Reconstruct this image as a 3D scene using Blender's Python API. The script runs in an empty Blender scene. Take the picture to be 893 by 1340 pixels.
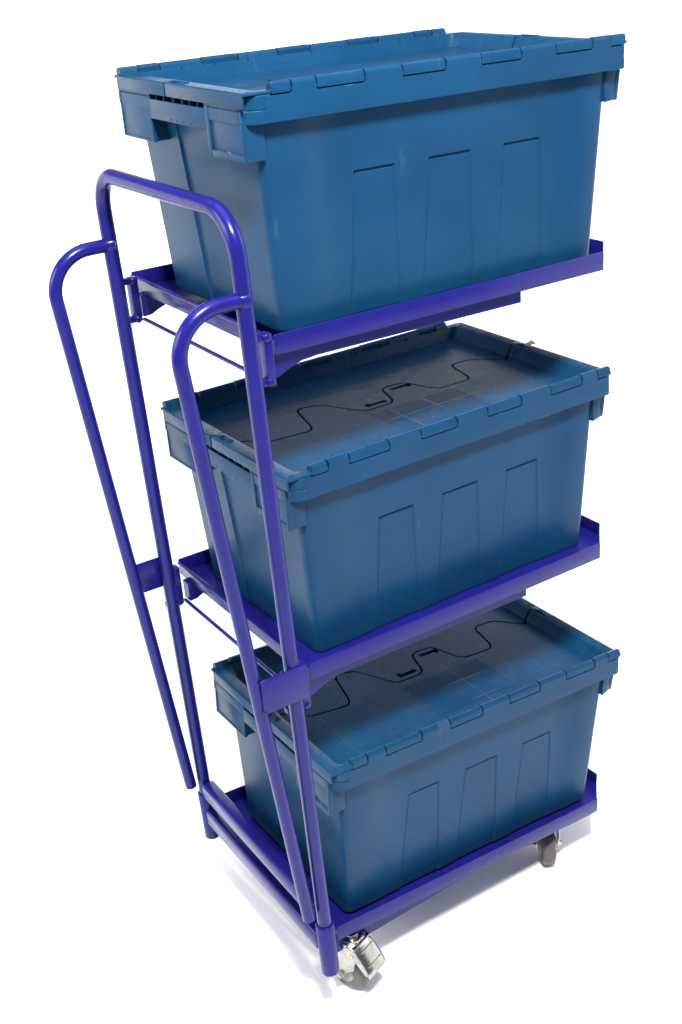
import bpy, bmesh, math, random
from mathutils import Vector, Matrix
random.seed(4)
S = bpy.context.scene
COL = S.collection
G = 0.210                      # height of the floor in the survey frame

# ---------------------------------------------------------------- camera
cam_d = bpy.data.cameras.new('camera')
cam = bpy.data.objects.new('camera', cam_d); COL.objects.link(cam)
RR = (0.8301, -0.5537, -0.0663); DD = (-0.2786, -0.3089, -0.9094); FF = (0.4831, 0.7733, -0.4107)
f = Vector(FF).normalized(); d = Vector(DD); d = (d - f * d.dot(f)).normalized(); r = d.cross(f)
cam.matrix_world = Matrix(((r.x, -d.x, -f.x, -0.69343), (r.y, -d.y, -f.y, -1.31725),
                           (r.z, -d.z, -f.z, 1.80048 - G), (0, 0, 0, 1)))
cam_d.sensor_fit = 'VERTICAL'; cam_d.sensor_height = 36.0; cam_d.sensor_width = 24.0
cam_d.lens = 1629.37 / 1340 * 36.0
cam_d.shift_x = (446.5 - 483.09) / 1340
cam_d.shift_y = (629.32 - 670.0) / 1340
cam_d.clip_start = 0.05; cam_d.clip_end = 200
S.camera = cam

# ---------------------------------------------------------------- world, lamps, exposure
W_ = bpy.data.worlds.new('World'); S.world = W_; W_.use_nodes = True
bg = W_.node_tree.nodes['Background']
bg.inputs[0].default_value = (.66, .84, 1.0, 1); bg.inputs[1].default_value = 0.3
S.view_settings.view_transform = 'Standard'; S.view_settings.look = 'None'
S.view_settings.exposure = 0.0; S.view_settings.gamma = 1.0

def area(name, loc, target, sx, sy, watts, col=(1, 1, 1)):
    l = bpy.data.lights.new(name, 'AREA'); l.shape = 'RECTANGLE'; l.size = sx; l.size_y = sy
    l.energy = watts; l.color = col
    o = bpy.data.objects.new(name, l); COL.objects.link(o); o.location = loc
    o.rotation_euler = (Vector(target) - Vector(loc)).to_track_quat('-Z', 'Y').to_euler()
    return o
area('overhead_fill', (0.2, 0.1, 5.2), (0.2, 0.1, 0), 4.0, 4.0, 110)  # added overhead fill, softens the trolley's shadow on the floor
area('key_lamp', (-0.35, -1.25, 3.0), (0.3, 0.1, 1.15), 0.4, 0.4, 190)
area('left_fill', (-2.5, 0.8, 2.1), (-0.1, 0.3, 0.0), 1.8, 1.4, 78)  # added fill, lifts the floor shadow on the handle side
area('right_fill', (2.7, -0.5, 2.1), (0.6, 0.1, 0.0), 1.8, 1.4, 32)  # unseen source added to lighten the floor shadow at the right
area('backdrop_lamp', (2.3, 1.6, 3.3), (2.6, 2.6, 0.6), 1.6, 0.6, 8)
area('backdrop_lamp', (-0.6, 2.2, 3.3), (-0.2, 3.4, 0.7), 1.6, 0.6, 8)

# ---------------------------------------------------------------- materials
def mat_base(name):
    m = bpy.data.materials.new(name); m.use_nodes = True
    nt = m.node_tree; b = nt.nodes['Principled BSDF']
    return m, nt, b
def N(nt, t, **kw):
    n = nt.nodes.new(t)
    for k, v in kw.items():
        if k in n.inputs.keys() if isinstance(k, str) else False: n.inputs[k].default_value = v
        else: setattr(n, k, v)
    return n
def math_(nt, op, a, b=None, c=None):
    n = nt.nodes.new('ShaderNodeMath'); n.operation = op
    for i, x in enumerate((a, b, c)):
        if x is None: continue
        if hasattr(x, 'links'): nt.links.new(x, n.inputs[i])
        else: n.inputs[i].default_value = x
    return n.outputs[0]
def ramp(nt, src, p0, p1):
    n = nt.nodes.new('ShaderNodeMapRange'); n.interpolation_type = 'SMOOTHSTEP'
    nt.links.new(src, n.inputs[0]); n.inputs[1].default_value = p0; n.inputs[2].default_value = p1
    return n.outputs[0]
def coords(nt):
    tc = nt.nodes.new('ShaderNodeTexCoord'); oi = nt.nodes.new('ShaderNodeObjectInfo')
    mul = nt.nodes.new('ShaderNodeVectorMath'); mul.operation = 'SCALE'; mul.inputs[0].default_value = (7.3, 3.1, 5.7)
    nt.links.new(oi.outputs['Random'], mul.inputs['Scale'])
    ad = nt.nodes.new('ShaderNodeVectorMath'); ad.operation = 'ADD'
    nt.links.new(tc.outputs['Object'], ad.inputs[0]); nt.links.new(mul.outputs[0], ad.inputs[1])
    return tc.outputs['Object'], ad.outputs[0]
def noise(nt, vec, scale, detail=3, rough=.5, sc=None):
    if sc:
        mp = nt.nodes.new('ShaderNodeMapping'); mp.inputs['Scale'].default_value = sc
        nt.links.new(vec, mp.inputs[0]); vec = mp.outputs[0]
    n = nt.nodes.new('ShaderNodeTexNoise'); n.inputs['Scale'].default_value = scale
    n.inputs['Detail'].default_value = detail; n.inputs['Roughness'].default_value = rough
    nt.links.new(vec, n.inputs['Vector']); return n.outputs[0]
def mix(nt, fac, a, b):
    n = nt.nodes.new('ShaderNodeMix'); n.data_type = 'RGBA'
    if hasattr(fac, 'links'): nt.links.new(fac, n.inputs[0])
    else: n.inputs[0].default_value = fac
    for i, x in ((6, a), (7, b)):
        if hasattr(x, 'links'): nt.links.new(x, n.inputs[i])
        else: n.inputs[i].default_value = (*x, 1)
    return n.outputs[2]
def edge_mask(nt, radius):
    bv = nt.nodes.new('ShaderNodeBevel'); bv.samples = 4; bv.inputs['Radius'].default_value = radius
    ge = nt.nodes.new('ShaderNodeNewGeometry')
    dt = nt.nodes.new('ShaderNodeVectorMath'); dt.operation = 'DOT_PRODUCT'
    nt.links.new(bv.outputs[0], dt.inputs[0]); nt.links.new(ge.outputs['Normal'], dt.inputs[1])
    return bv.outputs[0], math_(nt, 'SUBTRACT', 1.0, dt.outputs['Value'])
def bump(nt, h, strength, dist, normal=None):
    n = nt.nodes.new('ShaderNodeBump'); n.inputs['Strength'].default_value = strength
    n.inputs['Distance'].default_value = dist
    nt.links.new(h, n.inputs['Height'])
    if normal is not None: nt.links.new(normal, n.inputs['Normal'])
    return n.outputs[0]

def plastic(name, lid=False):
    m, nt, b = mat_base(name)
    obj, vec = coords(nt)
    nrm, em = edge_mask(nt, .0011)
    big = noise(nt, vec, 7, 4, .6)
    fine = noise(nt, vec, 900, 2, .6)
    col = mix(nt, ramp(nt, big, .3, .7), (.0034, .0320, .080), (.0045, .0390, .095))
    # scuffs: pale scratches of their own shape
    s1 = noise(nt, vec, 22, 5, .65, (1.0, 1.0, .18))
    s2 = noise(nt, vec, 9, 3, .6)
    sc = math_(nt, 'MULTIPLY', ramp(nt, s1, .62, .70), ramp(nt, s2, .50, .62))
    _n, em2 = edge_mask(nt, .0026)
    ew = math_(nt, 'MULTIPLY', ramp(nt, em2, .06, .32), ramp(nt, noise(nt, vec, 38, 4, .6), .57, .68))
    wear = math_(nt, 'MAXIMUM', math_(nt, 'MULTIPLY', sc, .11), math_(nt, 'MULTIPLY', ew, .16 if lid else .5))
    col = mix(nt, wear, col, (.16, .25, .36))
    nt.links.new(col, b.inputs['Base Color'])
    ro = math_(nt, 'ADD', math_(nt, 'MULTIPLY', big, .14), .20 if lid else .25)
    h = math_(nt, 'MULTIPLY', fine, 1.0)
    if lid:
        # moulded-in rib sink marks and a smoother label field on the lid
        sx = nt.nodes.new('ShaderNodeSeparateXYZ'); nt.links.new(obj, sx.inputs[0])
        def lines(v, per, off):
            p = math_(nt, 'PINGPONG', math_(nt, 'ADD', v, off), per / 2)
            return ramp(nt, p, .0014, .0)
        g = math_(nt, 'MAXIMUM', lines(sx.outputs[0], .066, .021), lines(sx.outputs[1], .058, .012))
        g = math_(nt, 'MULTIPLY', g, ramp(nt, noise(nt, vec, 14, 2), .42, .60))
        def band(v, a, c):
            return math_(nt, 'MULTIPLY', math_(nt, 'GREATER_THAN', v, a), math_(nt, 'LESS_THAN', v, c))
        fld = math_(nt, 'MULTIPLY', band(sx.outputs[0], -.055, .11), band(sx.outputs[1], -.140, -.028))
        dust = ramp(nt, noise(nt, vec, 16, 6, .68), .50, .72)
        ro = math_(nt, 'ADD', ro, math_(nt, 'MULTIPLY', dust, .10))
        ro = math_(nt, 'SUBTRACT', ro, math_(nt, 'MULTIPLY', fld, .06))
        h = math_(nt, 'ADD', math_(nt, 'MULTIPLY', h, math_(nt, 'SUBTRACT', 1.0, math_(nt, 'MULTIPLY', fld, .8))), math_(nt, 'MULTIPLY', g, 1.2))
        col2 = mix(nt, math_(nt, 'MULTIPLY', dust, .02), col, (.10, .20, .32))
        col2 = mix(nt, math_(nt, 'MULTIPLY', g, .05), col2, (.15, .25, .36))  # rib marks also tinted paler: their reflected sheen put into the colour
        nt.links.new(col2, b.inputs['Base Color'])
    nt.links.new(ro, b.inputs['Roughness'])
    b.inputs['Specular IOR Level'].default_value = .13
    nt.links.new(bump(nt, h, .35, .0004, nrm), b.inputs['Normal'])
    return m

def paint():
    m, nt, b = mat_base('violet_blue_paint')
    obj, vec = coords(nt)
    nrm, em = edge_mask(nt, .0009)
    big = noise(nt, vec, 9, 3, .6)
    col = mix(nt, ramp(nt, big, .3, .7), (.0068, .0062, .100), (.0080, .0074, .114))
    ew = math_(nt, 'MULTIPLY', ramp(nt, em, .08, .4), ramp(nt, noise(nt, vec, 45, 3), .56, .7))
    col = mix(nt, math_(nt, 'MULTIPLY', ew, .15), col, (.12, .12, .26))
    nt.links.new(col, b.inputs['Base Color'])
    nt.links.new(math_(nt, 'ADD', math_(nt, 'MULTIPLY', noise(nt, vec, 35, 3), .12), .18), b.inputs['Roughness'])
    nt.links.new(bump(nt, noise(nt, vec, 260, 2), .12, .0006, nrm), b.inputs['Normal'])
    b.inputs['Specular IOR Level'].default_value = .22
    return m

def simple(name, c, rough, metal=0.0, c2=None, sc=60):
    m, nt, b = mat_base(name)
    obj, vec = coords(nt)
    nrm, em = edge_mask(nt, .0006)
    nz = noise(nt, vec, sc, 4, .6)
    nt.links.new(mix(nt, ramp(nt, nz, .3, .7), c, c2 or tuple(x * .8 for x in c)), b.inputs['Base Color'])
    nt.links.new(math_(nt, 'ADD', math_(nt, 'MULTIPLY', nz, .12), rough - .06), b.inputs['Roughness'])
    b.inputs['Metallic'].default_value = metal
    nt.links.new(nrm, b.inputs['Normal'])
    return m

M_BODY = plastic('blue_tote_plastic'); M_LID = plastic('blue_lid_plastic', True)
M_PAINT = paint()
M_ZINC = simple('bright_zinc', (.40, .385, .35), .22, 1.0, (.27, .255, .225))
M_TYRE = simple('grey_brown_rubber', (.075, .064, .053), .5, 0, (.055, .048, .040))
M_HUB = simple('grey_nylon', (.22, .22, .22), .5, 0, (.18, .18, .18))
M_CARD = simple('tan_card', (.36, .28, .20), .8)
mF, ntF, bF = mat_base('white_floor')
_o, _v = coords(ntF)
ntF.links.new(mix(ntF, noise(ntF, _v, 3, 3), (.93, .93, .93), (.95, .95, .95)), bF.inputs['Base Color'])
bF.inputs['Roughness'].default_value = .9; bF.inputs['Specular IOR Level'].default_value = .1

# ---------------------------------------------------------------- mesh helpers
def link(name, bm, mat, parent=None, smooth=None, offset=None):
    if offset: bmesh.ops.translate(bm, verts=bm.verts, vec=offset)
    bmesh.ops.recalc_face_normals(bm, faces=bm.faces)
    me = bpy.data.meshes.new(name); bm.to_mesh(me); bm.free()
    if smooth:
        for p in me.polygons: p.use_smooth = True
        me.set_sharp_from_angle(angle=math.radians(smooth))
    me.materials.append(mat)
    o = bpy.data.objects.new(name, me); COL.objects.link(o)
    if parent: o.parent = parent
    return o
def empty(name, loc, rot=(0, 0, 0)):
    o = bpy.data.objects.new(name, None); COL.objects.link(o)
    o.location = loc; o.rotation_euler = rot; o.empty_display_size = .1
    return o
def tag(o, label=None, cat=None, group=None, kind=None):
    if label: o['label'] = label
    if cat: o['category'] = cat
    if group: o['group'] = group
    if kind: o['kind'] = kind
def box(bm, x0, x1, y0, y1, z0, z1, bev=0.0):
    vs = [bm.verts.new((x, y, z)) for x in (x0, x1) for y in (y0, y1) for z in (z0, z1)]
    q = [(0, 1, 3, 2), (4, 6, 7, 5), (0, 4, 5, 1), (2, 3, 7, 6), (0, 2, 6, 4), (1, 5, 7, 3)]
    fs = [bm.faces.new([vs[i] for i in k]) for k in q]
    if bev:
        es = list({e for f_ in fs for e in f_.edges})
        bmesh.ops.bevel(bm, geom=es, offset=bev, segments=2, profile=.5, affect='EDGES')
    return vs
def prism(bm, pts, axis, a, b):
    """closed polygon pts extruded along axis ('x','y','z') from a to b; pts are the two other coordinates in order"""
    def P(p, t):
        return {'x': (t, p[0], p[1]), 'y': (p[0], t, p[1]), 'z': (p[0], p[1], t)}[axis]
    A = [bm.verts.new(P(p, a)) for p in pts]; B = [bm.verts.new(P(p, b)) for p in pts]
    n = len(pts); out = []
    out.append(bm.faces.new(A)); out.append(bm.faces.new(B[::-1]))
    for i in range(n): out.append(bm.faces.new((A[i], B[i], B[(i + 1) % n], A[(i + 1) % n])))
    return out
def loft(bm, rings, closed=True, cap0=False, cap1=False):
    R = [[bm.verts.new(p) for p in ring] for ring in rings]
    n = len(R[0])
    for a, b in zip(R, R[1:]):
        for i in range(n if closed else n - 1):
            j = (i + 1) % n
            bm.faces.new((a[i], a[j], b[j], b[i]))
    if cap0: bm.faces.new(R[0])
    if cap1: bm.faces.new(R[-1][::-1])
    return R
def fillet(pts, rad, seg=8):
    """polyline with its inner corners rounded; rad = one number or one per inner corner"""
    P = [Vector(p) for p in pts]; out = [P[0]]
    for i in range(1, len(P) - 1):
        rr = rad if not isinstance(rad, (list, tuple)) else rad[i - 1]
        a = (P[i - 1] - P[i]).normalized(); b = (P[i + 1] - P[i]).normalized()
        ang = a.angle(b); t = rr / math.tan(ang / 2); h = rr / math.sin(ang / 2)
        c = P[i] + (a + b).normalized() * h
        s, e = P[i] + a * t - c, P[i] + b * t - c
        for k in range(seg + 1):
            q = k / seg; w = s.angle(e)
            out.append(c + s * (math.sin((1 - q) * w) / math.sin(w)) + e * (math.sin(q * w) / math.sin(w)))
    out.append(P[-1]); return out
def tube(bm, pts, rad, n=20, caps=True):
    P = [Vector(p) for p in pts]; rings = []
    t0 = (P[1] - P[0]).normalized()
    u = t0.orthogonal().normalized(); prev = t0
    for i, p in enumerate(P):
        a = (P[i] - P[i - 1]).normalized() if i else t0
        b = (P[i + 1] - P[i]).normalized() if i < len(P) - 1 else a
        t = (a + b).normalized()
        u = (prev.rotation_difference(t) @ u); u = (u - t * u.dot(t)).normalized(); prev = t
        w = t.cross(u)
        rings.append([p + (u * math.cos(2 * math.pi * k / n) + w * math.sin(2 * math.pi * k / n)) * rad for k in range(n)])
    loft(bm, rings, True, caps, caps)
def lathe(bm, c, axis, prof, n=40):
    """prof = (distance along axis, radius) pairs, closed by end caps"""
    ax = Vector(axis).normalized(); u = ax.orthogonal().normalized(); w = ax.cross(u); c = Vector(c)
    rings = [[c + ax * h + (u * math.cos(2 * math.pi * k / n) + w * math.sin(2 * math.pi * k / n)) * rr for k in range(n)] for h, rr in prof]
    loft(bm, rings, True, True, True)
def new(): return bmesh.new()

# ---------------------------------------------------------------- floor
bm = new()
NA = 96; A0, A1 = math.radians(58 - 105), math.radians(58 + 105)
def sweep_prof():
    P = [(0.9, 0), (1.6, 0), (2.2, 0)]
    for k in range(1, 13):
        a = math.pi / 2 * k / 12; P.append((2.2 + 1.2 * math.sin(a), 1.2 - 1.2 * math.cos(a)))
    return P + [(3.4, 1.6), (3.4, 1.9)]
loft(bm, [[(.3 + rr * math.cos(A0 + (A1 - A0) * k / NA), .2 + rr * math.sin(A0 + (A1 - A0) * k / NA), zz) for k in range(NA + 1)] for rr, zz in sweep_prof()], closed=False)
bmesh.ops.remove_doubles(bm, verts=bm.verts, dist=1e-6)
# flat sheet: the disc under the trolley and the open side
V = [bm.verts.new((.3 + .9 * math.cos(A0 + (A1 - A0) * k / NA), .2 + .9 * math.sin(A0 + (A1 - A0) * k / NA), 0)) for k in range(NA + 1)]
bm.faces.new(V)
V2 = []
for rr, rng in ((2.2, [A1 + (2 * math.pi - (A1 - A0)) * k / 40 for k in range(41)]),):
    V2 = [bm.verts.new((.3 + 4.5 * math.cos(a), .2 + 4.5 * math.sin(a), 0)) for a in rng]
e1 = [bm.verts.new((.3 + rr * math.cos(A0), .2 + rr * math.sin(A0), 0)) for rr in (2.2, 1.6, .9)]
e0 = [bm.verts.new((.3 + rr * math.cos(A1), .2 + rr * math.sin(A1), 0)) for rr in (.9, 1.6, 2.2)]
bm.faces.new(V2 + e1 + e0)
bmesh.ops.remove_doubles(bm, verts=bm.verts, dist=1e-5)
fl = link('floor', bm, mF, None, 60); tag(fl, kind='structure')

# ---------------------------------------------------------------- totes
L, Wd, H = .600, .3843, .3042
OFF = (-L / 2, -Wd / 2, H)
B1 = (.021, .0150); B2 = (.0365, .0285); ZT, ZB = -.030, -H
def inset(z):
    t = min(1, (z + .037) / (ZB + .037))
    e = 0.0
    if z < ZB + .0075:
        q = (ZB + .0075 - z) / .0075; e = .0065 * (1 - math.sqrt(max(0, 1 - q * q)))
    return B1[0] + (B2[0] - B1[0]) * t + e, B1[1] + (B2[1] - B1[1]) * t + e
def lerpz(a, b, z, za=-.04, zb=-.285): return a + (b - a) * (z - za) / (zb - za)
RC = .014
def face_grid(bm, rows, cols, depth, place):
    """cols: x(z) functions; depth(i,j): displacement inward; place(u,z,d) -> point"""
    V = [[bm.verts.new(place(c(z), z, depth(j, i))) for j, c in enumerate(cols)] for i, z in enumerate(rows)]
    for i in range(len(rows) - 1):
        for j in range(len(cols) - 1):
            bm.faces.new((V[i][j], V[i][j + 1], V[i + 1][j + 1], V[i + 1][j]))
def make_body(parent):
    bm = new()
    zt0, zt1, zt2 = -.1118, -.1128, -.1142
    rows = [ZT, -.06, -.09, zt0, zt1, zt2, -.1170, -.15, -.19, -.23, -.265, ZB + .0075, ZB + .005, ZB + .0028, ZB + .0011, ZB + .0003, ZB]
    pan = [((.1593, .1425), (.2125, .2215)), ((.2760, .2583), (.3345, .3440)), ((.3995, .3840), (.4540, .4655))]
    cr = [((.0899, .1140),), ((.5219, .5020),)]
    lines = []  # (top, bottom, group)
    e = .0011
    lines.append(('corner0',))
    lines.append((.0899 - e, .1140 - e, 0)); lines.append((.0899 + e, .1140 + e, 1))
    for (a, b), (c, d_) in pan:
        lines += [(a - e, b - e, 1), (a + .0002, b + .0002, 3), (a + .0012, b + .0012, 3), (a + .0034, b + .0034, 2),
                  (c - .0034, d_ - .0034, 2), (c - .0014, d_ - .0014, 2), (c + e, d_ + e, 1)]
    lines.append((.5219 - e, .5020 - e, 1)); lines.append((.5219 + e, .5020 + e, 0))
    lines.append(('corner1',))
    cols, grp = [], []
    for l in lines:
        if l[0] == 'corner0': cols.append(lambda z: inset(z)[0] + RC); grp.append(0)
        elif l[0] == 'corner1': cols.append(lambda z: L - inset(z)[0] - RC); grp.append(0)
        else:
            cols.append(lambda z, l=l: lerpz(l[0], l[1], z)); grp.append(l[2])
    def depth(j, i):
        z = rows[i]
        if grp[j] == 0: return 0.0
        if grp[j] == 1 or z > zt1 + 1e-6: return .0010
        if grp[j] == 3 or z > zt2 - 1e-6: return .0048
        return .0030
    face_grid(bm, rows, cols, depth, lambda u, z, dd: (u, inset(z)[1] + dd, z))
    face_grid(bm, rows, cols, depth, lambda u, z, dd: (L - u, Wd - inset(z)[1] - dd, z))
    # ends: centre field set back between two creases
    ec = [lambda z: inset(z)[1] + RC, lambda z: lerpz(.106, .116, z) - .0012, lambda z: lerpz(.106, .116, z) + .0012,
          lambda z: lerpz(.247, .229, z) - .0012, lambda z: lerpz(.247, .229, z) + .0012, lambda z: Wd - inset(z)[1] - RC]
    eg = [0, 0, 1, 1, 0, 0]
    ed = lambda j, i: .0032 * eg[j]
    face_grid(bm, rows, ec, ed, lambda u, z, dd: (inset(z)[0] + dd, u, z))
    face_grid(bm, rows, ec, ed, lambda u, z, dd: (L - inset(z)[0] - dd, Wd - u, z))
    for sx in (0, 1):
        for sy in (0, 1):
            def cp(z, k):
                ix, iy = inset(z); a = math.pi / 2 * k / 6
                x = ix + RC - RC * math.cos(a); y = iy + RC - RC * math.sin(a)
                return (L - x if sx else x, Wd - y if sy else y, z)
            loft(bm, [[cp(z, k) for k in range(7)] for z in rows], closed=False)
    ix, iy = inset(ZB)
    bm.faces.new([bm.verts.new(p) for p in ((ix + .01, iy + .01, ZB), (L - ix - .01, iy + .01, ZB), (L - ix - .01, Wd - iy - .01, ZB), (ix + .01, Wd - iy - .01, ZB))])
    bmesh.ops.remove_doubles(bm, verts=bm.verts, dist=1e-6)
    # rim ring with finger notches at both ends
    rad = {'nl': .027, 'nr': .011, 'fr': .027, 'fl': .011}
    def ring(off, z, notch):
        P = []
        def arc(cx, cy, rr, a0):
            for k in range(9):
                a = a0 + math.pi / 2 * k / 8
                P.append((cx + rr * math.cos(a), cy + rr * math.sin(a), z))
        x0, x1, y0, y1 = off, L - off, off, Wd - off
        q = lambda k: max(.003, rad[k] - off)
        arc(x0 + q('nl'), y0 + q('nl'), q('nl'), math.pi)
        zl = min(z, -.0095)
        P += [(.0355, y0, z), (.0358, y0, zl), (.5885, y0, zl), (.5888, y0, z)]
        arc(x1 - q('nr'), y0 + q('nr'), q('nr'), 1.5 * math.pi)
        for yy, nn in ((.109, 0), (.1092, notch), (.2698, notch), (.270, 0)): P.append((x1 - nn, yy, z))
        arc(x1 - q('fr'), y1 - q('fr'), q('fr'), 0)
        P += [(L - .0355, y1, z), (L - .0358, y1, zl), (L - .5885, y1, zl), (L - .5888, y1, z)]
        arc(x0 + q('fl'), y1 - q('fl'), q('fl'), .5 * math.pi)
        for yy, nn in ((.270, 0), (.2698, notch), (.1092, notch), (.109, 0)): P.append((x0 + nn, yy, z))
        return P
    loft(bm, [ring(*a) for a in ((.032, -.0372, 0), (.0012, -.0372, .009), (.0002, -.0366, .010), (0, -.036, .010), (0, -.0218, .010),
                                 (.0010, -.0214, .0095), (.0010, -.0204, .0095), (.0003, -.0199, .010), (.0003, -.0052, .010), (.0012, -.0042, .0090), (.016, -.0042, 0), (.018, -.020, 0))])
    # long-side aprons with hinge pockets, on both long sides (the far one turned half round)
    K = [(.0365, .0635), (.0984, .1666), (.2227, .2882), (.3453, .4109), (.4700, .5348), (.5683, .5965)]
    Bs = [(.0650, .0970), (.1680, .2213), (.2896, .3439), (.4123, .4686), (.5362, .5669)]
    def turn(bmx, start):
        bmx.verts.ensure_lookup_table()
        geo = bmesh.ops.duplicate(bmx, geom=[v for v in bmx.verts[start:]] + list({f_ for v in bmx.verts[start:] for f_ in v.link_faces}) )
        nv = [g for g in geo['geom'] if isinstance(g, bmesh.types.BMVert)]
        for v in nv: v.co.x = L - v.co.x; v.co.y = Wd - v.co.y
    start = len(bm.verts)
    ptsx = [(.0275, -.0363), (.5915, -.0363), (.5915, -.0062)]
    top, bot, rr = .0056, -.0062, .0035
    for (a, b) in reversed(Bs):
        # the B block stands up between pockets; pocket corners are rounded
        seg = []
        for k in range(5):
            t = math.pi / 2 * k / 4; seg.append((b + rr - rr * math.sin(t), bot + rr - rr * math.cos(t)))
        ptsx += [p for p in seg] + [(b, top), (a, top)]
        seg = []
        for k in range(5):
            t = math.pi / 2 * k / 4; seg.append((a - rr + rr * math.cos(t), bot + rr - rr * math.sin(t)))
        ptsx += seg
    ptsx += [(.040, bot), (.0275, bot - .0003)]
    prism(bm, ptsx, 'y', -.0003, .0050)
    for a, b in Bs:
        prism(bm, [(-.0002, .0050), (.0003, .0068), (.0018, .0087), (.006, .0097), (.0100, .0087), (.0122, .006), (.0122, -.002), (.001, -.002)], 'x', a + .0003, b - .0003)
    # end skirts with the grip opening, recessed grip plates and ribs
    def bx(*a): box(bm, *a, .0007)
    bx(.0014, .029, .0130, .1042, -.0803, -.0212)
    bx(-.0008, .006, .0975, .1055, -.0812, -.0206); bx(-.0006, .006, .0126, .0978, -.0810, -.0722); bx(-.0007, .006, .0124, .0152, -.0808, -.0209)
    bx(.0004, .029, .2738, .3712, -.0803, -.0212)
    bx(-.0008, .006, .2720, .2748, -.0812, -.0206); bx(-.0007, .006, .3690, .3718, -.0810, -.0208); bx(-.0006, .006, .2742, .3695, -.0808, -.0776)
    bx(-.0007, .0028, .1050, .2725, -.0492, -.0240); bx(-.0004, .026, .1048, .2728, -.0496, -.0462)
    for y in (.128, .152, .171, .199, .228, .252): bx(.0012, .010, y - .0009, y + .0009, -.0400, -.0185)
    for y in (.150, .170, .190, .210): bx(-.0013, .001, y - .0008, y + .0008, -.0480, -.0440)
    bx(-.0014, .002, .050, .056, -.0735, -.0700)
    turn(bm, start)
    for v in bm.verts:
        if v.co.x > .56 and v.co.y < .05 and v.co.z < -.0375 and v.co.x > L - .012 - 0 * v.co.y: v.co.y += .008
    return link('tote_body', bm, M_BODY, parent, 32, OFF), K

SEAM = [(.031, .2165), (.052, .205), (.075, .180), (.140, .172), (.153, .186), (.171, .252), (.184, .262), (.212, .252), (.240, .196), (.252, .180),
        (.296, .180), (.309, .192), (.322, .235), (.334, .244), (.368, .240), (.384, .192), (.396, .178), (.448, .176), (.460, .188), (.472, .242),
        (.484, .253), (.518, .250), (.545, .222), (.560, .208), (.569, .2165)]
def smooth_line(P, n=5):
    out = []
    for i in range(len(P) - 1):
        p0 = P[max(0, i - 1)]; p1 = P[i]; p2 = P[i + 1]; p3 = P[min(len(P) - 1, i + 2)]
        for k in range(n):
            t = k / n
            # centripetal-ish, damped tangents keep the finger shapes tight
            def c(a, b, c_, d_):
                m1 = (c_ - a) * .22; m2 = (d_ - b) * .22
                return (2 * t**3 - 3 * t**2 + 1) * b + (t**3 - 2 * t**2 + t) * m1 + (-2 * t**3 + 3 * t**2) * c_ + (t**3 - t**2) * m2
            out.append((c(p0[0], p1[0], p2[0], p3[0]), c(p0[1], p1[1], p2[1], p3[1])))
    out.append(P[-1]); return out
SEAML = smooth_line(SEAM)
def shifted(P, d):
    out = []
    for i, p in enumerate(P):
        a = P[max(0, i - 1)]; b = P[min(len(P) - 1, i + 1)]
        tx, ty = b[0] - a[0], b[1] - a[1]; l = math.hypot(tx, ty)
        out.append((p[0] - ty / l * d, p[1] + tx / l * d))
    return out
def cut(bm, cutters):
    """boolean-difference boxes out of a closed slab; returns a new bmesh"""
    def tmp(b): 
        me = bpy.data.meshes.new('tmp'); bmesh.ops.recalc_face_normals(b, faces=b.faces); b.to_mesh(me); b.free()
        o = bpy.data.objects.new('tmp', me); COL.objects.link(o); return o
    o = tmp(bm)
    for c in cutters:
        cb = new(); prism(cb, c, 'z', FZ - .01, FZ + .01)
        t = tmp(cb)
        md = o.modifiers.new('b', 'BOOLEAN'); md.operation = 'DIFFERENCE'; md.object = t; md.solver = 'EXACT'
        bpy.context.view_layer.update()
        me = bpy.data.meshes.new_from_object(o.evaluated_get(bpy.context.evaluated_depsgraph_get()))
        o.modifiers.clear(); old = o.data; o.data = me; bpy.data.meshes.remove(old)
        m_ = t.data; bpy.data.objects.remove(t); bpy.data.meshes.remove(m_)
    out = new(); out.from_mesh(o.data)
    print('cut', len(out.verts), len(out.faces))
    m_ = o.data; bpy.data.objects.remove(o); bpy.data.meshes.remove(m_)
    return out
FZ = -.0195
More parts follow.
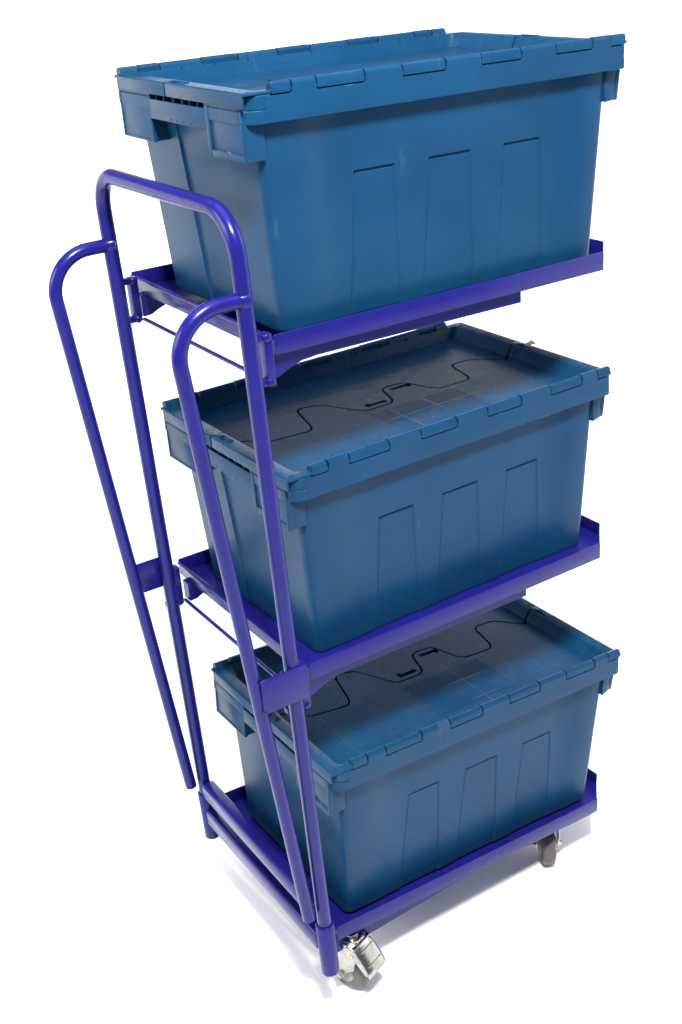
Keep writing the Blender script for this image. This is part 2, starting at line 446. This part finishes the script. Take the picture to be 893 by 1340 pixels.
def make_flap(parent, K, far):
    gap = .0019; ys = .2165
    E0 = .0022
    def upath(dist, z, inner):
        """U path round three sides at inward distance dist, in near-flap coordinates of a flap ys deep"""
        yend = (Wd - ys - gap) if far else (ys - gap)
        rr = .003 + inner * .012
        x0, x1, y0 = dist, L - dist, E0 + max(dist, -.0008) * (.62 if dist > .01 else 1)
        P = [(x0, yend, z)]
        for k in range(7):
            a = math.pi + math.pi / 2 * k / 6; P.append((x0 + rr + rr * math.cos(a), y0 + rr + rr * math.sin(a), z))
        for k in range(7):
            a = 1.5 * math.pi + math.pi / 2 * k / 6; P.append((x1 - rr + rr * math.cos(a), y0 + rr + rr * math.sin(a), z))
        P.append((x1, yend, z)); return P
    prof = [(.010, -.0034, 0), (-.0009, -.0034, 0), (-.0009, -.0012, 0), (.0006, 0, 0), (.0205, 0, .8), (.0218, -.0008, .85), (.0300, FZ + .001, 1), (.0312, FZ, 1)]
    # floor slab
    inner = upath(.0312, FZ, 1)
    flr = [(p[0], p[1]) for p in inner]
    if far:
        seam = [(L - x, Wd - y) for x, y in shifted(SEAML, gap)]   # turned half round, so it runs right -> left
        poly = flr[1:-1] + seam
    else:
        seam = shifted(SEAML, -gap)[::-1]                          # right -> left
        poly = flr[1:-1] + seam
    sl = new(); prism(sl, poly, 'z', FZ - .0035, FZ)
    SL = [(.333, .2335), (.371, .2335), (.371, .2205), (.362, .2205), (.362, .2250), (.333, .2250)]
    slots = [[(L - x, Wd - y) for x, y in [(.303 - (x_ - .330), .4240 - y_) for x_, y_ in SL]] if far else SL]
    bm = cut(sl, slots)
    # dark underside tray below the slots: the lid's inner web
    box(bm, .24, .40, .150 if not far else .100, .2 if not far else .15, FZ - .016, FZ - .012)
    loft(bm, [upath(*p) for p in prof], closed=False)
    # seam end faces of the rim
    for side in (0, 1):
        vs = [upath(*p)[0 if side == 0 else -1] for p in prof]
        bm.faces.new([bm.verts.new(v) for v in vs])
    ye = (Wd - ys - gap) if far else (ys - gap)
    for x0, x1 in ((-.0010, .0013), (L - .0013, L + .0010)):
        box(bm, x0, x1, E0 + (.0012 if x0 < .3 else .0150), ye, -.0175, -.0011, .0004)
    # latch slots on the end rims: raised lips round a slit
    for x0, x1 in ((.006, .016), (L - .016, L - .006)):
        yy = .165 if far else .176
        box(bm, x0, x1, yy, yy + .030, -.001, .0013, .0005)
        box(bm, x0 + .003, x1 - .003, yy + .004, yy + .026, .0011, .0022, .0004)
    # hinge knuckles
    for a, b in K:
        prism(bm, [(.0005, -.0046), (.0003, .0050), (.0015, .0078), (.0060, .0092), (.0106, .0074), (.0132, .0045), (.0148, -.001), (.005, -.003)], 'x', a + .0012, b - .0012)
    ns = 9
    for k in range(ns):
        x = .075 + k * .0535
        box(bm, x, x + .0018, .0125, .0170, -.002, .0032, .0004)
    if far:
        for v in bm.verts: v.co.x = L - v.co.x; v.co.y = Wd - v.co.y
    return link('lid_flap', bm, M_LID, parent, 35, OFF)

TOTES = [((.3001, .1922, 1.3219), -.0080, .0037, 'topmost blue lidded plastic tote, standing on the upper shelf level with the trolley hoop'),
         ((.3132, .2220, .8234), .0244, -.0008, 'middle blue lidded plastic tote with a tan card corner in its lid'),
         ((.3102, .2039, .3253), .0184, .0597, 'bottom blue lidded plastic tote on the lowest tray just above the castors')]
src = None
for i, (c, az, px, lab) in enumerate(TOTES):
    t = empty('lidded_tote', (c[0], c[1], c[2] - G), (0, px, az))
    tag(t, lab, 'storage tote', 'lidded totes on the trolley shelves')
    if src is None:
        src = t; b_, KN = make_body(t); make_flap(t, KN, False); make_flap(t, KN, True)
    else:
        for ch in list(src.children):
            k = ch.copy(); COL.objects.link(k); k.parent = t
    if i == 1:
        bm = new()
        prism(bm, [(.585, .199), (.612, .193), (.6185, .209)], 'z', -.002, .0005)
        cd = link('card_corner', bm, M_CARD, t, None, OFF); cd['label'] = 'torn tan card corner poking out of the lid seam'

# ---------------------------------------------------------------- trolley
T = empty('tote_trolley', (0, 0, 0))
tag(T, 'violet blue tubular steel picking trolley with three shelf trays, side push handles and castors', 'trolley')
def Z(z): return z - G
def post_xy(i, z):
    h = z - .31296
    return (-.01463 - .02692 * h, (-.01246, .39062)[i] - .01404 * h)
def PP(i, z, dx=0, dy=0):
    x, y = post_xy(i, z); return (x + dx, y + dy, Z(z))
def part(name, bm, mat=M_PAINT, smooth=40, parent=None): return link(name, bm, mat, parent or T, smooth)
RT = .0108
bm = new()
tube(bm, fillet([PP(0, .335), PP(0, 1.503), PP(1, 1.503), PP(1, .335)], .056, 14), RT, 24)
part('hoop_frame', bm)
# push handles welded to the posts
hp = [(-.0443, .4386), (-.0795, .7898), (-.1146, 1.1307), (-.1335, 1.300)]
for i in (0, 1):
    bm = new()
    yo = lambda z: post_xy(i, z)[1]
    a = (-.0425, yo(.43), Z(.4300)); b = (-.1418, yo(1.39), Z(1.3985)); c = (-.0430, yo(1.4), Z(1.3995))
    tube(bm, fillet([a, b, c], .058, 14), RT - .0010, 24)
    # weld beads where the handle meets the post
    lathe(bm, (-.0435, yo(1.4), Z(1.3995)), (1, 0, 0), [(-.008, .0108), (-.003, .0128), (.002, .0135), (.004, .0115)], 20)
    part('push_handle', bm)
    bm = new(); s = -1 if i == 0 else 1
    yy = yo(.85) + s * .0118
    x0, x1 = (-.0845, -.0135) if i == 0 else (-.0860, -.0250)
    box(bm, x0, x1, yy - .0015, yy + .0015, Z(.828), Z(.8815), .0008)
    for zz in (.832, .8775):
        lathe(bm, (x0 + .001, yy, Z(zz)), (0, 1, 0), [(-.0032, .001), (-.0022, .0026), (.0022, .0026), (.0032, .001)], 10)
    part('handle_plate', bm)
# post sockets
for i in (0, 1):
    bm = new()
    a, b = Vector(PP(i, .306)), Vector(PP(i, .4055))
    ax = b - a; h = ax.length
    lathe(bm, a, ax, [(0, .0128), (.0015, .0142), (h - .0015, .0142), (h, .0130)], 28)
    part('post_socket', bm)

# shelf trays
def shelf(zt, ta, px):
    c, s = math.cos(ta), math.sin(ta)
    def X(p):
        x, y, z = p[0] - .3, p[1] - .2, p[2]
        x, y = c * x - s * y + .3, s * x + c * y + .2
        return (x + px * z, y, Z(zt + z - px * x))
    return X
SH = [(1.30855, .0008, .0037), (.82442, .0079, -.0008), (.3398, .0134, .0597)]
YBS = (.446, .424, .4150)
def make_tray(X, k):
    YB = YBS[k]
    t = .0018
    bm = new()
    x0, x1, xe, y0, ye, h, he = .0099, .5672, .6219, .0068, .0647, .0273, .0233
    prism(bm, [(x0, y0), (x1, y0), (xe, ye), (xe, YB), (x0, YB)], 'z', 0, t)
    def wall(x_0, x_1, y_0, y_1, hh): box(bm, x_0, x_1, y_0, y_1, .0002, hh, .0006)
    wall(x0 - .0003, x1, y0 - .0003, y0 + t, h)
    wall(x0 - .0003, xe, YB - t, YB + .0003, h)
    wall(xe - t, xe + .0003, ye, YB - t - .0004, he)
    wall(x0 - .0005, x0 + t, y0 + t + .0004, YB - t - .0004, h - .004)
    wall(x0 + t + .0002, x0 + .0075, y0 + .012, YB - .012, h - .010)
    # rolled lip along the handle end
    tube(bm, [(x0 - .0015, y0 + .004, h - .005), (x0 - .0015, YB - .004, h - .005)], .0026, 10)
    for v in bm.verts: v.co = X(v.co)
    return part('shelf_tray', bm, M_PAINT, 30)
for k, (zt, ta, px) in enumerate(SH):
    X = shelf(zt, ta, px)
    make_tray(X, k); YB = YBS[k]
    if k < 2:
        for i in (0, 1):
            yb = post_xy(i, zt)[1]
            # arm under the tray
            ya = .018 if i == 0 else YB - .040
            bm = new()
            prism(bm, [(.012, -.0006), (.419, -.0006), (.419, -.0205), (.075, -.0175), (.052, -.0185), (.034, -.0240), (.018, -.0330), (.004, -.0340), (.004, -.0006)], 'y', ya, ya + .020)
            bmesh.ops.bevel(bm, geom=[e for e in bm.edges], offset=.0009, segments=2, affect='EDGES')
            for v in bm.verts: v.co = X(v.co)
            part('support_arm', bm, M_PAINT, 35)
            bm = new()
            yc = .004 if i == 0 else .392
            sx = -.006 if i == 0 else -.014
            box(bm, sx - .0045, sx + .0080, yc - .007, yc + .010, -.0335, .0335, .0015)
            for zz in (-.0295, .0290):
                box(bm, -.036, sx - .003, yc - .006, yc + .006, zz - .0045, zz + .0045, .0015)
                lathe(bm, (sx + .0005, yc - .0068, zz), (0, -1, 0), [(0, .0055), (.0015, .0052), (.003, .0035), (.0036, .001)], 14)
            for v in bm.verts: v.co = X(v.co)
            part('post_bracket', bm, M_PAINT, 35)
        bm = new()
        tube(bm, [X((.0005, -.000, -.0345)), X((.0005, .396, -.0345))], .0030, 12)
        part('cross_rod', bm)
# base rails along the handle end and under the tray
bm = new()
def rail_y(z0, z1, w, dx=0.0):
    y0, y1 = post_xy(0, .4)[1] + .012, post_xy(1, .4)[1] - .012
    x0 = post_xy(0, .4)[0] + dx
    return (x0 - w / 2, x0 + w / 2, y0, y1, Z(z0), Z(z1))
box(bm, *rail_y(.4045, .4345, .024), .0050); part('base_crossbar', bm, M_PAINT, 50)
bm = new(); box(bm, *rail_y(.3450, .3765, .024, .001), .0050); part('base_crossbar', bm, M_PAINT, 50)
X = shelf(*SH[2])
for y0 in (.016, YBS[2] - .044):
    bm = new(); prism(bm, [(.002, -.0006), (.002, -.0340), (.30, -.0080), (.548, -.0070), (.548, -.0006)], 'y', y0, y0 + .028)
    for v in bm.verts: v.co = X(v.co)
    part('base_side_rail', bm, M_PAINT, 40)

# castors
def caster(contact, axis, zmount, brake, rw=.0345, trail=0.0):
    e = empty('castor', (contact[0], contact[1], 0)); e.parent = T
    ax = Vector((axis[0], axis[1], 0)).normalized(); ro = Vector((0, 0, 1)).cross(ax)   # roll direction
    if ro.y > 0: ro = -ro
    up = Vector((0, 0, 1)); c = up * rw
    def F(a, b, h): return ax * a + ro * (b + trail * min(1, max(0, (h - rw) / .02))) + up * h
    bm = new(); hw = .0135
    lathe(bm, c, ax, [(-hw + .0015, .012), (-hw, .0135), (-hw, rw - .010), (-hw + .001, rw - .0065), (-hw + .004, rw - .0012), (-hw + .007, rw), (hw - .007, rw), (hw - .004, rw - .0012), (hw - .001, rw - .0065), (hw, rw - .010), (hw, .0135), (hw - .0015, .012)], 48)
    wh = link('wheel', bm, M_TYRE, e, 40)
    bm = new(); lathe(bm, c, ax, [(-hw - .0022, .008), (-hw - .0020, .0160), (-hw + .001, .0178), (hw - .001, .0178), (hw + .0020, .0160), (hw + .0022, .008)], 36)
    link('hub', bm, M_HUB, wh, 40)
    # fork: two cheeks and a crown
    bm = new(); zc = zmount
    for s in (-1, 1):
        a0, a1 = s * .0185, s * .0208
        pts = [(-.015, rw - .004), (-.012, rw - .008), (-.004, rw - .009), (.002, rw - .004), (.004, rw + .010), (.014, rw + .022), (.020, zc - .022), (.018, zc - .010), (-.022, zc - .010), (-.024, zc - .024)]
        A = [bm.verts.new(F(a0, *p)) for p in pts]; B = [bm.verts.new(F(a1, *p)) for p in pts]; n = len(pts)
        bm.faces.new(A); bm.faces.new(B[::-1])
        for i in range(n): bm.faces.new((A[i], B[i], B[(i + 1) % n], A[(i + 1) % n]))
    vs = box(bm, -.0212, .0212, -.024, .020, zc - .0115, zc - .0085)
    for v in vs: v.co = F(*v.co)
    lathe(bm, F(0, -.002, zc - .0085), up, [(0, .019), (.004, .018), (.0045, .012), (.012, .012)], 28)
    link('fork', bm, M_ZINC, e, 35)
    bm = new()
    lathe(bm, F(-.0275, -.0045, rw + .001), ax, [(0, .0035), (.0005, .0048), (.004, .0048), (.0045, .0068), (.0065, .0068), (.0067, .0045), (.048, .0045), (.0483, .0068), (.0503, .0068), (.0507, .0052), (.0545, .0050), (.0552, .0035)], 6 if not brake else 8)
    link('axle_bolt', bm, M_ZINC, e, 30)
    if brake:
        bm = new(); hwp = .0205
        prof = [(-.020, zc - .0095), (-.012, zc - .0050), (.002, zc - .0030), (.014, zc - .0065), (.023, zc - .0130), (.031, zc - .0225), (.038, zc - .0335), (.0445, zc - .0440), (.0485, zc - .0500), (.0485, zc - .0535)]
        wid = [.019, .0205, .0215, .0220, .0225, .0228, .0232, .0238, .0238, .0225]
        th = .0016
        def rows(dn):
            out = []
            for (b, h), w in zip(prof, wid):
                ring = []
                for k in range(9):
                    q = -1 + k / 4; drop = .0032 * abs(q) ** 4
                    ring.append(F(q * (w - (dn and .0014)), b - drop * .6 - dn * .6, h - drop - dn * .8))
                out.append(ring)
            return out
        A, Bk = rows(0), rows(th)
        rings = [a + b[::-1] for a, b in zip(A, Bk)]
        loft(bm, rings, True, True, True)
        # turned-down cheeks of the pedal
        for s in (-1, 1):
            pts = [(.004, zc - .009), (.020, zc - .014), (.031, zc - .0255), (.038, zc - .0365), (.0455, zc - .0490), (.040, zc - .0530), (.029, zc - .0420), (.014, zc - .026), (.000, zc - .022)]
            A_ = [bm.verts.new(F(s * .0219, *p)) for p in pts]; B_ = [bm.verts.new(F(s * .0232, *p)) for p in pts]; n = len(pts)
            bm.faces.new(A_); bm.faces.new(B_[::-1])
            for i in range(n): bm.faces.new((A_[i], B_[i], B_[(i + 1) % n], A_[(i + 1) % n]))
        # stamped ridge across the pedal and a rivet
        tube(bm, [F(-.016, .0272, zc - .0180), F(.016, .0272, zc - .0180)], .0012, 8)
        tube(bm, [F(-.017, .0415, zc - .0388), F(.017, .0415, zc - .0388)], .0010, 8)
        for s in (-1, 1): lathe(bm, F(s * .0228, .013, zc - .026), ax * s, [(0, .0042), (.0012, .0040), (.0022, .0020)], 14)
        link('brake_pedal', bm, M_ZINC, e, 40)
caster((.042, .026), (-.93, -.36), .1150, True, .0365, .010)
caster((.487, .052), (.84, -.54), .0960, False)
